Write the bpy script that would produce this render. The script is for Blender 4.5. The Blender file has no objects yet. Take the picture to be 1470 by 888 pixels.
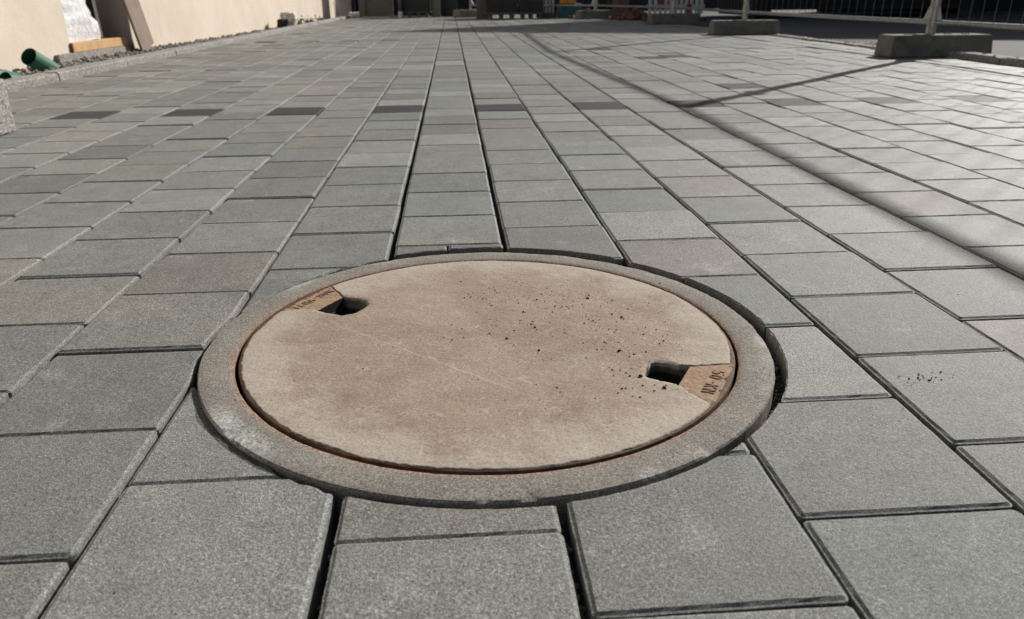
import bpy, math, random
import numpy as np
from mathutils import Vector, Matrix, noise as mnoise
R = math.radians
rnd = random.Random(7)
scene = bpy.context.scene
COL = scene.collection

# ------------------------------------------------------------------ camera
CAM_H, PITCH, YAW, ROLL, FPX = 0.44516, 0.391613, 0.0717265, -0.0084094, 1096.9
cam_d = bpy.data.cameras.new('camera'); cam = bpy.data.objects.new('camera', cam_d); COL.objects.link(cam)
fwd = Vector((math.sin(YAW)*math.cos(PITCH), math.cos(YAW)*math.cos(PITCH), -math.sin(PITCH)))
rgt = Vector((math.cos(YAW), -math.sin(YAW), 0)); upv = rgt.cross(fwd)
r2 = math.cos(ROLL)*rgt + math.sin(ROLL)*upv; u2 = -math.sin(ROLL)*rgt + math.cos(ROLL)*upv
m = Matrix((r2, u2, -fwd)).transposed().to_4x4(); m.translation = (0, 0, CAM_H)
cam.matrix_world = m
cam_d.sensor_width = 36; cam_d.lens = FPX/1470*36; cam_d.clip_start = 0.02; cam_d.clip_end = 2000
cam_d.dof.use_dof = True; cam_d.dof.focus_distance = 1.15; cam_d.dof.aperture_fstop = 9.0
scene.camera = cam

# ------------------------------------------------------------------ sky, sun, exposure
SUN_EL, SUN_AZ = R(30), R(46)          # azimuth clockwise from +Y
world = bpy.data.worlds.new('World'); scene.world = world; world.use_nodes = True
wn = world.node_tree; sky = wn.nodes.new('ShaderNodeTexSky'); sky.sky_type = 'NISHITA'; sky.sun_disc = False
sky.sun_elevation = SUN_EL; sky.sun_rotation = SUN_AZ
bg = wn.nodes['Background']; wn.links.new(sky.outputs[0], bg.inputs[0]); bg.inputs[1].default_value = 0.06; sky.dust_density = 3.0; sky.ozone_density = .6
sl = bpy.data.lights.new('sun', 'SUN'); sl.energy = 5.0; sl.angle = R(0.7); sl.color = (1, 0.965, 0.91)
sun = bpy.data.objects.new('sun', sl); COL.objects.link(sun)
sdir = Vector((math.sin(SUN_AZ)*math.cos(SUN_EL), math.cos(SUN_AZ)*math.cos(SUN_EL), math.sin(SUN_EL)))
sun.rotation_euler = sdir.to_track_quat('Z', 'Y').to_euler(); sun.location = (6, 6, 8)
scene.view_settings.view_transform = 'Standard'; scene.view_settings.look = 'None'
scene.view_settings.exposure = 0.0; scene.view_settings.gamma = 1

# ------------------------------------------------------------------ helpers
def tag(o, label=None, cat=None, group=None, kind=None):
    if label: o['label'] = label
    if cat: o['category'] = cat
    if group: o['group'] = group
    if kind: o['kind'] = kind
    return o
def empty(name, loc=(0, 0, 0), rot=(0, 0, 0)):
    o = bpy.data.objects.new(name, None); COL.objects.link(o); o.location = loc; o.rotation_euler = rot
    o.empty_display_size = 0.1
    return o
def link_mesh(name, me, mat=None, parent=None):
    o = bpy.data.objects.new(name, me); COL.objects.link(o)
    if mat: me.materials.append(mat)
    if parent: o.parent = parent
    return o
class MB:
    def __init__(s): s.v = []; s.f = []
    def add(s, vs, fs):
        b = len(s.v); s.v += [tuple(q) for q in vs]; s.f += [tuple(b+i for i in f) for f in fs]
    def box(s, c, size, rot=None, jit=0):
        hx, hy, hz = size[0]/2, size[1]/2, size[2]/2
        vs = [Vector((x, y, z)) for z in (-hz, hz) for y in (-hy, hy) for x in (-hx, hx)]
        if jit: vs = [q+Vector([rnd.uniform(-jit, jit) for _ in range(3)]) for q in vs]
        if rot is not None: vs = [rot @ q for q in vs]
        s.add([q+Vector(c) for q in vs], [(0, 2, 3, 1), (4, 5, 7, 6), (0, 1, 5, 4), (2, 6, 7, 3), (0, 4, 6, 2), (1, 3, 7, 5)])
        return s
    def bar(s, a, b, w, h=None):
        a, b = Vector(a), Vector(b); h = h or w; d = b-a
        s.box((a+b)/2, (w, h, d.length), d.to_track_quat('Z', 'Y').to_matrix()); return s
    def tube(s, pts, r, n=10, cap=True, inner=None):
        pts = [Vector(q) for q in pts]; rings = []
        for i, q in enumerate(pts):
            d = (pts[min(i+1, len(pts)-1)]-pts[max(i-1, 0)]).normalized()
            a = d.orthogonal().normalized() if i == 0 else (a-d*a.dot(d)).normalized()
            b = d.cross(a); rr = r[i] if isinstance(r, (list, tuple)) else r
            rings.append([q+(a*math.cos(t)+b*math.sin(t))*rr for t in [2*math.pi*k/n for k in range(n)]])
        b0 = len(s.v)
        for rg in rings: s.v += [tuple(q) for q in rg]
        for i in range(len(rings)-1):
            for k in range(n):
                s.f.append((b0+i*n+k, b0+i*n+(k+1) % n, b0+(i+1)*n+(k+1) % n, b0+(i+1)*n+k))
        if cap: s.f.append(tuple(b0+k for k in range(n))[::-1]); s.f.append(tuple(b0+(len(rings)-1)*n+k for k in range(n)))
        return s
    def lathe(s, prof, n=64, wob=None):
        b0 = len(s.v)
        for j, (r, z) in enumerate(prof):
            for k in range(n):
                t = 2*math.pi*k/n; dr, dz = wob(j, t) if wob else (0, 0)
                s.v.append(((r+dr)*math.cos(t), (r+dr)*math.sin(t), z+dz))
        for j in range(len(prof)-1):
            for k in range(n): s.f.append((b0+j*n+k, b0+j*n+(k+1) % n, b0+(j+1)*n+(k+1) % n, b0+(j+1)*n+k))
        return s
    def rock(s, c, r, sub=0):
        # an irregular crumb: jittered octahedron / icosphere-like
        g = (1+5**.5)/2
        base = [(-1, g, 0), (1, g, 0), (-1, -g, 0), (1, -g, 0), (0, -1, g), (0, 1, g), (0, -1, -g), (0, 1, -g), (g, 0, -1), (g, 0, 1), (-g, 0, -1), (-g, 0, 1)]
        fs = [(0, 11, 5), (0, 5, 1), (0, 1, 7), (0, 7, 10), (0, 10, 11), (1, 5, 9), (5, 11, 4), (11, 10, 2), (10, 7, 6), (7, 1, 8), (3, 9, 4), (3, 4, 2), (3, 2, 6), (3, 6, 8), (3, 8, 9), (4, 9, 5), (2, 4, 11), (6, 2, 10), (8, 6, 7), (9, 8, 1)]
        sx, sy, sz = rnd.uniform(.7, 1.3), rnd.uniform(.7, 1.3), rnd.uniform(.5, .9); a = rnd.uniform(0, 6.3)
        vs = []
        for q in base:
            k = r/1.9*rnd.uniform(.75, 1.25); x, y, z = q[0]*sx*k, q[1]*sy*k, q[2]*sz*k
            vs.append((c[0]+x*math.cos(a)-y*math.sin(a), c[1]+x*math.sin(a)+y*math.cos(a), c[2]+z))
        s.add(vs, fs); return s
    def mesh(s, name, smooth=False):
        me = bpy.data.meshes.new(name); me.from_pydata(s.v, [], s.f); me.update()
        if smooth: me.polygons.foreach_set('use_smooth', [True]*len(me.polygons))
        return me
    def build(s, name, mat, parent=None, smooth=False, bevel=0):
        o = link_mesh(name, s.mesh(name, smooth), mat, parent)
        if bevel:
            b = o.modifiers.new('bevel', 'BEVEL'); b.width = bevel; b.segments = 2; b.limit_method = 'ANGLE'
        return o

# ------------------------------------------------------------------ material tools
class NT:
    def __init__(s, name):
        s.m = bpy.data.materials.new(name); s.m.use_nodes = True; s.t = s.m.node_tree
        s.b = s.t.nodes['Principled BSDF']; s.out = s.t.nodes['Material Output']
    def n(s, typ, **kw):
        nd = s.t.nodes.new(typ)
        for k, v in kw.items(): setattr(nd, k, v)
        return nd
    def set(s, sock, v):
        if hasattr(v, 'is_output'): s.t.links.new(v, sock)
        elif v is not None:
            if sock.type == 'RGBA' and not hasattr(v, '__len__'): v = (v, v, v, 1)
            if sock.type == 'RGBA' and len(v) == 3: v = (*v, 1)
            sock.default_value = v
    def pos(s): return s.n('ShaderNodeNewGeometry').outputs['Position']
    def obj(s): return s.n('ShaderNodeTexCoord').outputs['Object']
    def noise(s, vec, scale, detail=2, rough=.5, dist=0):
        nd = s.n('ShaderNodeTexNoise'); s.set(nd.inputs['Vector'], vec); nd.inputs['Scale'].default_value = scale
        nd.inputs['Detail'].default_value = detail; nd.inputs['Roughness'].default_value = rough; nd.inputs['Distortion'].default_value = dist
        return nd.outputs['Fac']
    def noisec(s, vec, scale, detail=2):
        nd = s.n('ShaderNodeTexNoise'); s.set(nd.inputs['Vector'], vec); nd.inputs['Scale'].default_value = scale; nd.inputs['Detail'].default_value = detail
        return nd.outputs['Color']
    def voro(s, vec, scale, feature='F1', out='Distance', rand=1):
        nd = s.n('ShaderNodeTexVoronoi', feature=feature); s.set(nd.inputs['Vector'], vec); nd.inputs['Scale'].default_value = scale
        nd.inputs['Randomness'].default_value = rand
        return nd.outputs[out]
    def math(s, op, a, b=None, c=None):
        nd = s.n('ShaderNodeMath', operation=op); s.set(nd.inputs[0], a); s.set(nd.inputs[1], b)
        if c is not None: s.set(nd.inputs[2], c)
        return nd.outputs[0]
    def vm(s, op, a, b=None):
        nd = s.n('ShaderNodeVectorMath', operation=op); s.set(nd.inputs[0], a)
        if b is not None: s.set(nd.inputs[1], b)
        return nd.outputs[0]
    def rng(s, v, a, b, c=0, d=1, smooth=False):
        nd = s.n('ShaderNodeMapRange'); nd.interpolation_type = 'SMOOTHSTEP' if smooth else 'LINEAR'
        s.set(nd.inputs[0], v)
        for i, q in enumerate((a, b, c, d)): nd.inputs[i+1].default_value = q
        return nd.outputs[0]
    def mix(s, f, a, b, mode='MIX'):
        nd = s.n('ShaderNodeMix', data_type='RGBA', blend_type=mode); s.set(nd.inputs[0], f); s.set(nd.inputs[6], a); s.set(nd.inputs[7], b)
        return nd.outputs[2]
    def sep(s, v):
        nd = s.n('ShaderNodeSeparateXYZ'); s.set(nd.inputs[0], v); return nd.outputs
    def comb(s, x, y, z=0.0):
        nd = s.n('ShaderNodeCombineXYZ'); s.set(nd.inputs[0], x); s.set(nd.inputs[1], y); s.set(nd.inputs[2], z); return nd.outputs[0]
    def bump(s, h, strength=.5, dist=.001, prev=None):
        nd = s.n('ShaderNodeBump'); s.set(nd.inputs['Height'], h); nd.inputs['Strength'].default_value = strength; nd.inputs['Distance'].default_value = dist
        if prev is not None: s.set(nd.inputs['Normal'], prev)
        return nd.outputs[0]
    def fin(s, col, rough=.8, normal=None, metal=0, spec=.5):
        s.set(s.b.inputs['Base Color'], col); s.set(s.b.inputs['Roughness'], rough)
        s.b.inputs['Metallic'].default_value = metal; s.b.inputs['Specular IOR Level'].default_value = spec
        if normal is not None: s.set(s.b.inputs['Normal'], normal)
        return s.m
def simple(name, c1, c2, scale, rough=.8, bump=.3, bscale=None, bdist=.002, metal=0, spec=.5, local=False):
    t = NT(name); p = t.obj() if local else t.pos()
    a = t.noise(p, scale, 5, .6)
    col = t.mix(t.rng(a, .3, .7), c1, c2)
    return t.fin(col, rough, t.bump(t.noise(p, bscale or scale*6, 4, .6), bump, bdist), metal, spec)

# ------------------------------------------------------------------ paving layout
X0, PW, Y0, PD = -0.1257, 0.21298, 1.6193, 0.21302
OX, OY, RO = 0.0375, 0.9835, 0.3860          # frame centre and outer radius
LX, LY = 0.0378, 0.9852                      # lid centre

def paver_material(name, lo, hi, warm, cool, dark=False):
    t = NT(name); p = t.pos(); x, y, z = t.sep(p)
    col = t.math('FLOOR', t.math('DIVIDE', t.math('SUBTRACT', x, X0), PW))
    odd = t.math('FLOORED_MODULO', col, 2.0)
    row = t.math('FLOOR', t.math('DIVIDE', t.math('SUBTRACT', t.math('SUBTRACT', y, Y0), t.math('MULTIPLY', odd, PD/2)), PD))
    wn_ = t.n('ShaderNodeTexWhiteNoise', noise_dimensions='2D'); t.set(wn_.inputs['Vector'], t.comb(col, row))
    r1, r2_, r3 = t.sep(wn_.outputs['Color'])
    q = t.vm('ADD', p, t.vm('MULTIPLY', wn_.outputs['Color'], (31.0, 17.0, 11.0)))
    base = t.mix(r1, lo, hi)
    base = t.mix(t.rng(r2_, .66, 1, 0, .7), base, warm)
    base = t.mix(t.rng(r3, .55, 1, 0, .7), base, cool)
    # cloudy mottling inside one block
    mot = t.noise(q, 13, 4, .6)
    base = t.mix(t.rng(mot, .3, .7, .0, .8), base, t.mix(1, base, (1.34, 1.33, 1.28, 1), 'MULTIPLY'))
    mot2 = t.noise(q, 38, 3, .65)
    base = t.mix(t.rng(mot2, .46, .72, 0, .65, True), base, t.mix(1, base, (.74, .73, .71, 1), 'MULTIPLY'))
    # yard dirt: dusty and dirty areas that run across the joints
    st = t.noise(p, 2.3, 5, .62, .5); base = t.mix(t.rng(st, .50, .70, 0, .5, True), base, t.mix(1, base, (1.32, 1.30, 1.26, 1), 'MULTIPLY'))
    st2 = t.noise(t.vm('ADD', p, (7.3, 2.1, 0)), 5.5, 6, .68, .8); base = t.mix(t.rng(st2, .52, .72, 0, .55, True), base, t.mix(1, base, (.70, .685, .66, 1), 'MULTIPLY'))
    # pale bloom and scuffs
    blo = t.math('MULTIPLY', t.rng(t.noise(q, 9, 5, .7, .6), .56, .76, 0, 1, True), t.rng(t.noise(q, 160, 3, .7), .35, .7))
    base = t.mix(t.math('MULTIPLY', blo, .75), base, (.10, .10, .10) if dark else (.46, .455, .43))
    # sand grains: light and dark
    g1 = t.noise(q, 720, 3, .8); g2 = t.noise(q, 1700, 1, .5)
    base = t.mix(t.rng(g1, .51, .64, 0, 1), base, t.mix(1, base, (2.5, 2.5, 2.4, 1), 'MULTIPLY'))
    base = t.mix(t.rng(g1, .49, .36, 0, 1), base, t.mix(1, base, (.26, .26, .26, 1), 'MULTIPLY'))
    base = t.mix(t.rng(g2, .56, .70, 0, .6), base, (.12, .12, .12) if dark else (.46, .45, .42))
    base = t.mix(t.rng(g2, .44, .30, 0, .75), base, (.05, .05, .05))
    # coarse aggregate that still reads from a step away
    g3 = t.noise(q, 270, 2, .85)
    base = t.mix(t.rng(g3, .53, .66, 0, .65), base, t.mix(1, base, (1.65, 1.65, 1.6, 1), 'MULTIPLY'))
    base = t.mix(t.rng(g3, .47, .36, 0, .75), base, t.mix(1, base, (.5, .5, .5, 1), 'MULTIPLY'))
    # pores
    pv = t.voro(q, 34); pm = t.rng(pv, .045, .06, 1, 0)
    pv2 = t.voro(q, 90); pm2 = t.math('MULTIPLY', t.rng(pv2, .09, .12, 1, 0), t.rng(t.noise(q, 21, 2), .5, .62))
    pore = t.math('MAXIMUM', pm, pm2)
    base = t.mix(t.math('MULTIPLY', pore, .8), base, (.035, .034, .03))
    n = t.bump(g1, .8, .0012); n = t.bump(t.noise(q, 240, 3, .6), .6, .0014, n)
    n = t.bump(t.noise(q, 30, 2), .25, .002, n); n = t.bump(pore, -.8, .0012, n)
    return t.fin(base, t.rng(g1, .3, .7, .58, .74), n, spec=.25 if dark else .48)
M = {}
M['paver'] = paver_material('grey_concrete_paver', (.092, .098, .094), (.192, .198, .189), (.148, .137, .120), (.120, .136, .133))
M['paver_dark'] = paver_material('charcoal_concrete_paver', (.018, .019, .022), (.028, .028, .032), (.026, .025, .024), (.022, .024, .028), True)

def inset(poly, offs):
    n = len(poly); out = []
    for i in range(n):
        a, b, c = poly[i-1], poly[i], poly[(i+1) % n]
        d1 = ((b[0]-a[0]), (b[1]-a[1])); d2 = ((c[0]-b[0]), (c[1]-b[1]))
        l1 = math.hypot(*d1) or 1e-9; l2 = math.hypot(*d2) or 1e-9
        n1 = (-d1[1]/l1, d1[0]/l1); n2 = (-d2[1]/l2, d2[0]/l2); o1, o2 = offs[i-1], offs[i]
        det = n1[0]*n2[1]-n1[1]*n2[0]
        if abs(det) > .18:
            px = (o1*n2[1]-o2*n1[1])/det; py = (n1[0]*o2-n2[0]*o1)/det
            lim = 1.8*max(o1, o2, 1e-6); l = math.hypot(px, py)
            if l > lim: px, py = px/l*lim, py/l*lim
        else:
            o = (o1+o2)/2; sx, sy = n1[0]+n2[0], n1[1]+n2[1]; l = math.hypot(sx, sy) or 1; px, py = sx/l*o, sy/l*o
        out.append((b[0]+px, b[1]+py))
    return out
def block_mesh(name, poly, cut=None, rough=0.0, depth=.075, seed=0, chip=0):
    """paver from a CCW outline: wall, narrow ledge, chamfer, top; cut[i] marks a sawn edge i without chamfer"""
    n = len(poly); cut = cut or [False]*n; rr = random.Random(seed)
    def jit(l, a):
        if not rough: return l
        ph = rr.uniform(0, 99)
        return [(x+mnoise.noise(Vector((x*260+ph, y*260, 0)))*a, y+mnoise.noise(Vector((x*260, y*260+ph, 5)))*a) for x, y in l]
    l1 = jit(poly, rough*.8)
    if chip:                                        # sawn edges are ragged
        for l in (l1,):
            for i in range(n):
                if cut[i] and cut[i-1]:
                    x, y = l[i]; a_ = mnoise.noise(Vector((x*95, y*95, seed)))*.0016+mnoise.noise(Vector((x*300, y*300, seed)))*.0008; l[i] = (x+a_, y+a_*.6)
    cw = [.0009+(max(0, mnoise.noise(Vector((poly[i][0]*60, poly[i][1]*60, seed*1.7)))+.15)*chip+abs(mnoise.noise(Vector((poly[i][0]*260, poly[i][1]*260, seed))))*chip*.35 if chip else 0) for i in range(n)]
    lg = inset(poly, [.0003 if c else .0017 for c in cut]); tp = inset(poly, [cw[i] if c else .0046 for i, c in enumerate(cut)])
    lg = jit(lg, rough*.8); tp = jit(tp, rough)
    any_cut = any(cut)
    loops = [([q for q in poly], -depth), (l1, -.0027), (lg, -.0022), (tp, 0.0)]
    vs, fs = [], []
    for k, (l, z) in enumerate(loops):
        for i, (x, y) in enumerate(l):
            zz = z
            if any_cut and k in (1, 2) and (cut[i] and cut[i-1]): zz = -.0012-(.30*cw[i] if chip > .004 else .1*cw[i])
            vs.append((x, y, zz))
    for k in range(3):
        for i in range(n): j = (i+1) % n; fs.append((k*n+i, k*n+j, (k+1)*n+j, (k+1)*n+i))
    fs.append(tuple(3*n+i for i in range(n)))
    me = bpy.data.meshes.new(name); me.from_pydata(vs, [], fs); me.update(); return me
def outline(hx, hy, r=.006, seg=3, sub=14):
    pts = []
    cs = [(hx-r, -hy+r, -90), (hx-r, hy-r, 0), (-hx+r, hy-r, 90), (-hx+r, -hy+r, 180)]
    for k, (x, y, a0) in enumerate(cs):
        for i in range(seg+1):
            a = R(a0+90*i/seg); pts.append((x+r*math.cos(a), y+r*math.sin(a)))
        nx, ny, na = cs[(k+1) % 4]; a = R(na); e = (nx+r*math.cos(a), ny+r*math.sin(a)); s = pts[-1]
        for i in range(1, sub): pts.append((s[0]+(e[0]-s[0])*i/sub, s[1]+(e[1]-s[1])*i/sub))
    return pts
def clip_disc(poly, c, r):
    """pieces of a CCW polygon outside a disc -> list of (poly, cutflags)"""
    n = len(poly); out = lambda q: math.hypot(q[0]-c[0], q[1]-c[1]) > r
    if all(out(q) for q in poly):
        md = min(math.hypot(q[0]-c[0], q[1]-c[1]) for q in poly)
        return [(poly, [False]*n)]
    if not any(out(q) for q in poly): return []
    runs, cur = [], None; start = next(i for i in range(n) if not out(poly[i]))
    def cross(a, b):
        lo, hi = 0., 1.; oa = out(a)
        for _ in range(40):
            mdl = (lo+hi)/2; q = (a[0]+(b[0]-a[0])*mdl, a[1]+(b[1]-a[1])*mdl)
            if out(q) == oa: lo = mdl
            else: hi = mdl
        return (a[0]+(b[0]-a[0])*lo, a[1]+(b[1]-a[1])*lo)
    for k in range(n):
        a, b = poly[(start+k) % n], poly[(start+k+1) % n]
        if not out(a) and out(b): cur = [cross(a, b), b]
        elif out(a) and out(b): cur.append(b)
        elif out(a) and not out(b): cur.append(cross(a, b)); runs.append(cur); cur = None
    ang = lambda q: math.atan2(q[1]-c[1], q[0]-c[0])
    pieces, left = [], list(range(len(runs)))
    while left:
        i = left.pop(0); loop, flags = [], []; j = i
        while True:
            run = runs[j]; loop += run; flags += [False]*(len(run)-1)
            a0 = ang(run[-1])
            best = min([i]+left, key=lambda q: (a0-ang(runs[q][0])) % (2*math.pi))
            d = (a0-ang(runs[best][0])) % (2*math.pi); st = max(2, int(d/R(1.0)))
            for s_ in range(1, st): a = a0-d*s_/st; loop.append((c[0]+r*math.cos(a), c[1]+r*math.sin(a)))
            flags += [True]*st
            if best == i: break
            left.remove(best); j = best
        pieces.append((loop, flags))
    return pieces
def area(poly):
    return abs(sum(poly[i-1][0]*poly[i][1]-poly[i][0]*poly[i-1][1] for i in range(len(poly))))/2
def proj(x, y, z=0):
    d = Vector((x, y, z-CAM_H)); zc = d.dot(fwd)
    return (735+FPX*d.dot(r2)/zc, 444-FPX*d.dot(u2)/zc, zc)

# ------------------------------------------------------------------ ground sheets
M['soil'] = simple('dark_soil', (.045, .04, .034), (.085, .076, .062), 9, .95, .6, 90, .004)
M['bed'] = simple('joint_sand', (.05, .046, .04), (.11, .10, .085), 60, .95, .8, 500, .002)
M['asphalt'] = simple('asphalt', (.04, .04, .042), (.075, .074, .072), 40, .85, .8, 260, .004)
def sheet(name, x0, x1, y0, y1, z, mat, parent=None):
    me = bpy.data.meshes.new(name); me.from_pydata([(x0, y0, z), (x1, y0, z), (x1, y1, z), (x0, y1, z)], [], [(0, 1, 2, 3)]); me.update()
    return link_mesh(name, me, mat, parent)
tag(sheet('ground', -600, 600, -600, 600, -.13, M['soil']), kind='structure')
tag(sheet('road', 3.76, 40, -12, 60, -.045, M['asphalt']), kind='structure')
pavement = tag(sheet('pavement', -2.42, 3.50, -1.2, 19.2, -.034, M['bed']), kind='structure')

# kerb line on the left and pavers
KA, KB = Vector((-2.300, 3.0)), Vector((-2.140, 18.0))
def kerb_x(y): return KA.x+(KB.x-KA.x)*(y-KA.y)/(KB.y-KA.y)
cells = []
jx = {0: -.0005, 1: .0}
for c in range(-11, 17):
    odd = c % 2
    for r in range(-13, 83):
        cy = Y0+odd*PD/2+(r+.5)*PD; cx = X0+(c+.5)*PW
        if cy > 18.9 or cx < kerb_x(cy)-.02 or cy < -1.1: continue
        cells.append((c, r, cx, cy))
dark_cells = {(c, 7) for c in range(-9, 16, 2)} | {(c, 32) for c in range(-9, -2, 2)}
def cell_at(x, y):
    c = math.floor((x-X0)/PW); return (c, math.floor((y-Y0-(c % 2)*PD/2)/PD))
for q in ((1.47, 5.98), (1.66, 5.93), (1.57, 3.99), (1.30, 6.85), (-1.9, 10.6)): dark_cells.add(cell_at(*q))
info = []
for c, r, cx, cy in cells:
    if cy < .12: info.append((0, c, r, cx, cy)); continue
    px, py, zc = proj(cx, cy)
    vis = -260 < px < 1730 and -60 < py < 1250 and zc > .1
    info.append((1e6/(zc*zc*zc)+(1e9 if vis and zc < 1.5 else 0) if vis else 0, c, r, cx, cy))
info.sort(key=lambda q: -q[0])
# manhole-cut pieces first
RC = RO+.0085; CX, CY = OX+.0035, OY+.0020
HX, HY = .1036, .1050
def half(c): return HX-(.0022 if c in (0,) else .0008 if c in (-1, 1) else 0)
detail = [block_mesh('paver_block', outline(HX, HY), rough=.0007, seed=i) for i in range(8)]
mid = [block_mesh('paver_block', outline(HX, HY, .004, 1, 1), seed=i) for i in range(2)]
detail_d = block_mesh('paver_block_dark', outline(HX, HY, .004, 1, 1))
for q in detail+mid: q.materials.append(M['paver'])
detail_d.materials.append(M['paver_dark'])
stuffv, stufff, stuffm = [], [], []
n_obj = 0
for k, (w, c, r, cx, cy) in enumerate(info):
    pr = random.Random(c*1000+r)
    dz, rx, ry, rz = pr.gauss(0, .0011), pr.gauss(0, .0032), pr.gauss(0, .0030), pr.gauss(0, .0022)
    dx, dy = pr.gauss(0, .0006), pr.gauss(0, .0008)
    dx += .0022*mnoise.noise(Vector((c*.7, cy*.55, 3))); dy += .0016*mnoise.noise(Vector((c*.5, cy*.4, 8)))
    if c >= 1: dx += .0012
    if c <= -1: dx -= .0010
    if odd and r == 17: dy -= .004
    dk = (c, r) in dark_cells
    d2c = math.hypot(max(abs(cx-CX)-HX, 0), max(abs(cy-CY)-HY, 0))
    if d2c < RC:                                    # touched by the manhole: sawn
        cr = RC+pr.uniform(-.001, .003)
        parts = []
        ols = [[(x+cx+dx, y+cy+dy) for x, y in outline(half(c), HY, .005, 3, 14)]]
        if (c, r) == (0, -2):                       # the thin strip behind the ring was laid as two slivers
            w0, w1 = .048, .0515
            ols = [[(x+cx+dx-.1015+w0, y+cy+dy) for x, y in outline(w0, HY, .003, 2, 20)], [(x+cx+dx+.1015-w1, y+cy+dy) for x, y in outline(w1, HY, .003, 2, 20)]]
        for ol in ols:
            for poly, fl in clip_disc(ol, (CX, CY), cr):
                if area(poly) >= 2.2e-4: parts.append((poly, fl))
        for poly, fl in parts:
            mx = sum(q[0] for q in poly)/len(poly); my = sum(q[1] for q in poly)/len(poly)
            me = block_mesh('paver_cut', [(x-mx, y-my) for x, y in poly], fl, .0008, seed=k, chip=.0075 if mx < CX-.25 else .0022)
            o = link_mesh('paver', me, M['paver'], pavement); o.location = (mx, my, dz); o.rotation_euler = (rx*.7, ry*.7, 0)
            n_obj += 1
        continue
    if w > 0 and n_obj < 298:
        z = proj(cx, cy)[2]
        me = detail_d if dk else detail[k % 8] if z < 3.0 else mid[k % 2]
        o = link_mesh('paver', me, None, pavement)
        o.location = (cx+dx, cy+dy, dz); o.rotation_euler = (rx, ry, rz+(math.pi*pr.randint(0, 1)))
        if half(c) != HX: o.scale.x = half(c)/HX
        n_obj += 1
    else:
        base = len(stuffv); hx, hy = half(c), HY
        if c % 2 and r == 17: hy -= .006
        for (ix, iz) in ((0, -.05), (0, -.0026), (.0044, 0)):
            for sx, sy in ((-1, -1), (1, -1), (1, 1), (-1, 1)):
                x, y = sx*(hx-ix), sy*(hy-ix)
                stuffv.append((cx+dx+x-rz*y, cy+dy+y+rz*x, iz+dz+x*ry*-1+y*rx))
        for l in (0, 4):
            for i in range(4): stufff.append((base+l+i, base+l+(i+1) % 4, base+l+4+(i+1) % 4, base+l+4+i)); stuffm.append(int(dk))
        stufff.append((base+8, base+9, base+10, base+11)); stuffm.append(int(dk))
me = bpy.data.meshes.new('distant_pavers'); me.from_pydata(stuffv, [], stufff); me.update()
o = link_mesh('distant_pavers', me, M['paver'], pavement); me.materials.append(M['paver_dark'])
me.polygons.foreach_set('material_index', stuffm); tag(o, kind='stuff')

# ------------------------------------------------------------------ manhole: frame
def frame_material():
    t = NT('manhole_frame_concrete'); p = t.obj(); x, y, z = t.sep(p)
    base = t.mix(t.rng(t.noise(p, 7, 5, .65), .35, .68), (.165, .148, .124), (.245, .222, .19))
    base = t.mix(t.rng(t.noise(p, 22, 5, .7), .5, .75, 0, .6), base, (.30, .30, .285))
    base = t.mix(t.rng(t.noise(p, 14, 5, .6, .8), .56, .72, 0, .45), base, (.31, .215, .15))
    rad = t.math('SQRT', t.math('ADD', t.math('MULTIPLY', x, x), t.math('MULTIPLY', y, y)))
    # rusty inner lip, ragged
    rag = t.math('ADD', rad, t.rng(t.noise(p, 60, 4, .7), .2, .8, -.007, .007))
    base = t.mix(t.rng(rag, .3470, .3425, 0, .92), base, (.25, .125, .072))
    base = t.mix(t.math('MULTIPLY', t.rng(t.noise(p, 130, 4, .7), .52, .62), t.rng(rag, .353, .344, 0, .6)), base, (.12, .07, .045))
    # lime and cement smears near the outer edge
    edge = t.math('MULTIPLY', t.rng(rad, .362, .382, 0, 1, True), t.rng(t.noise(p, 8, 4, .6), .53, .66, 0, 1, True))
    base = t.mix(t.math('MULTIPLY', edge, t.rng(t.noise(p, 150, 4, .75), .35, .6, .15, .9)), base, (.5, .51, .49))
    dxy = t.math('ADD', t.math('POWER', t.math('MULTIPLY', t.math('ADD', x, .285), 13), 2.0), t.math('POWER', t.math('MULTIPLY', t.math('ADD', y, .235), 13), 2.0))
    lime = t.math('MULTIPLY', t.rng(dxy, 0, 1.3, 1, 0, True), t.math('MULTIPLY', t.rng(rad, .356, .372, 0, 1), t.rng(t.noise(p, 110, 5, .75), .38, .6)))
    base = t.mix(lime, base, (.62, .66, .63))
    sp = t.noise(p, 520, 2, .7)
    base = t.mix(t.rng(sp, .53, .70, 0, .75), base, (.54, .50, .44)); base = t.mix(t.rng(sp, .47, .31, 0, .8), base, (.09, .08, .07))
    g3 = t.noise(p, 280, 2, .85); base = t.mix(t.rng(g3, .55, .67, 0, .45), base, (.42, .39, .34)); base = t.mix(t.rng(g3, .46, .36, 0, .6), base, (.085, .075, .062))
    pv = t.voro(p, 45); base = t.mix(t.rng(pv, .05, .09, .8, 0), base, (.05, .045, .04))
    n = t.bump(sp, .5, .001); n = t.bump(t.noise(p, 90, 4, .7), .6, .002, n); n = t.bump(t.noise(p, 25, 3), .4, .003, n)
    return t.fin(base, .85, n, spec=.35)
M['frame'] = frame_material()
def iron_material():
    t = NT('rusty_cast_iron'); p = t.obj()
    a = t.noise(p, 55, 5, .7)
    base = t.mix(t.rng(a, .3, .7), (.045, .028, .019), (.15, .08, .047))
    base = t.mix(t.rng(t.noise(p, 20, 4, .6), .5, .7, 0, .6), base, (.22, .15, .10))
    base = t.mix(t.rng(t.noise(p, 500, 2, .6), .42, .3, 0, .6), base, (.05, .03, .02))
    n = t.bump(t.noise(p, 420, 3, .7), .6, .0012); n = t.bump(a, .5, .002, n)
    return t.fin(base, .8, n, metal=.15, spec=.4)
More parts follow.
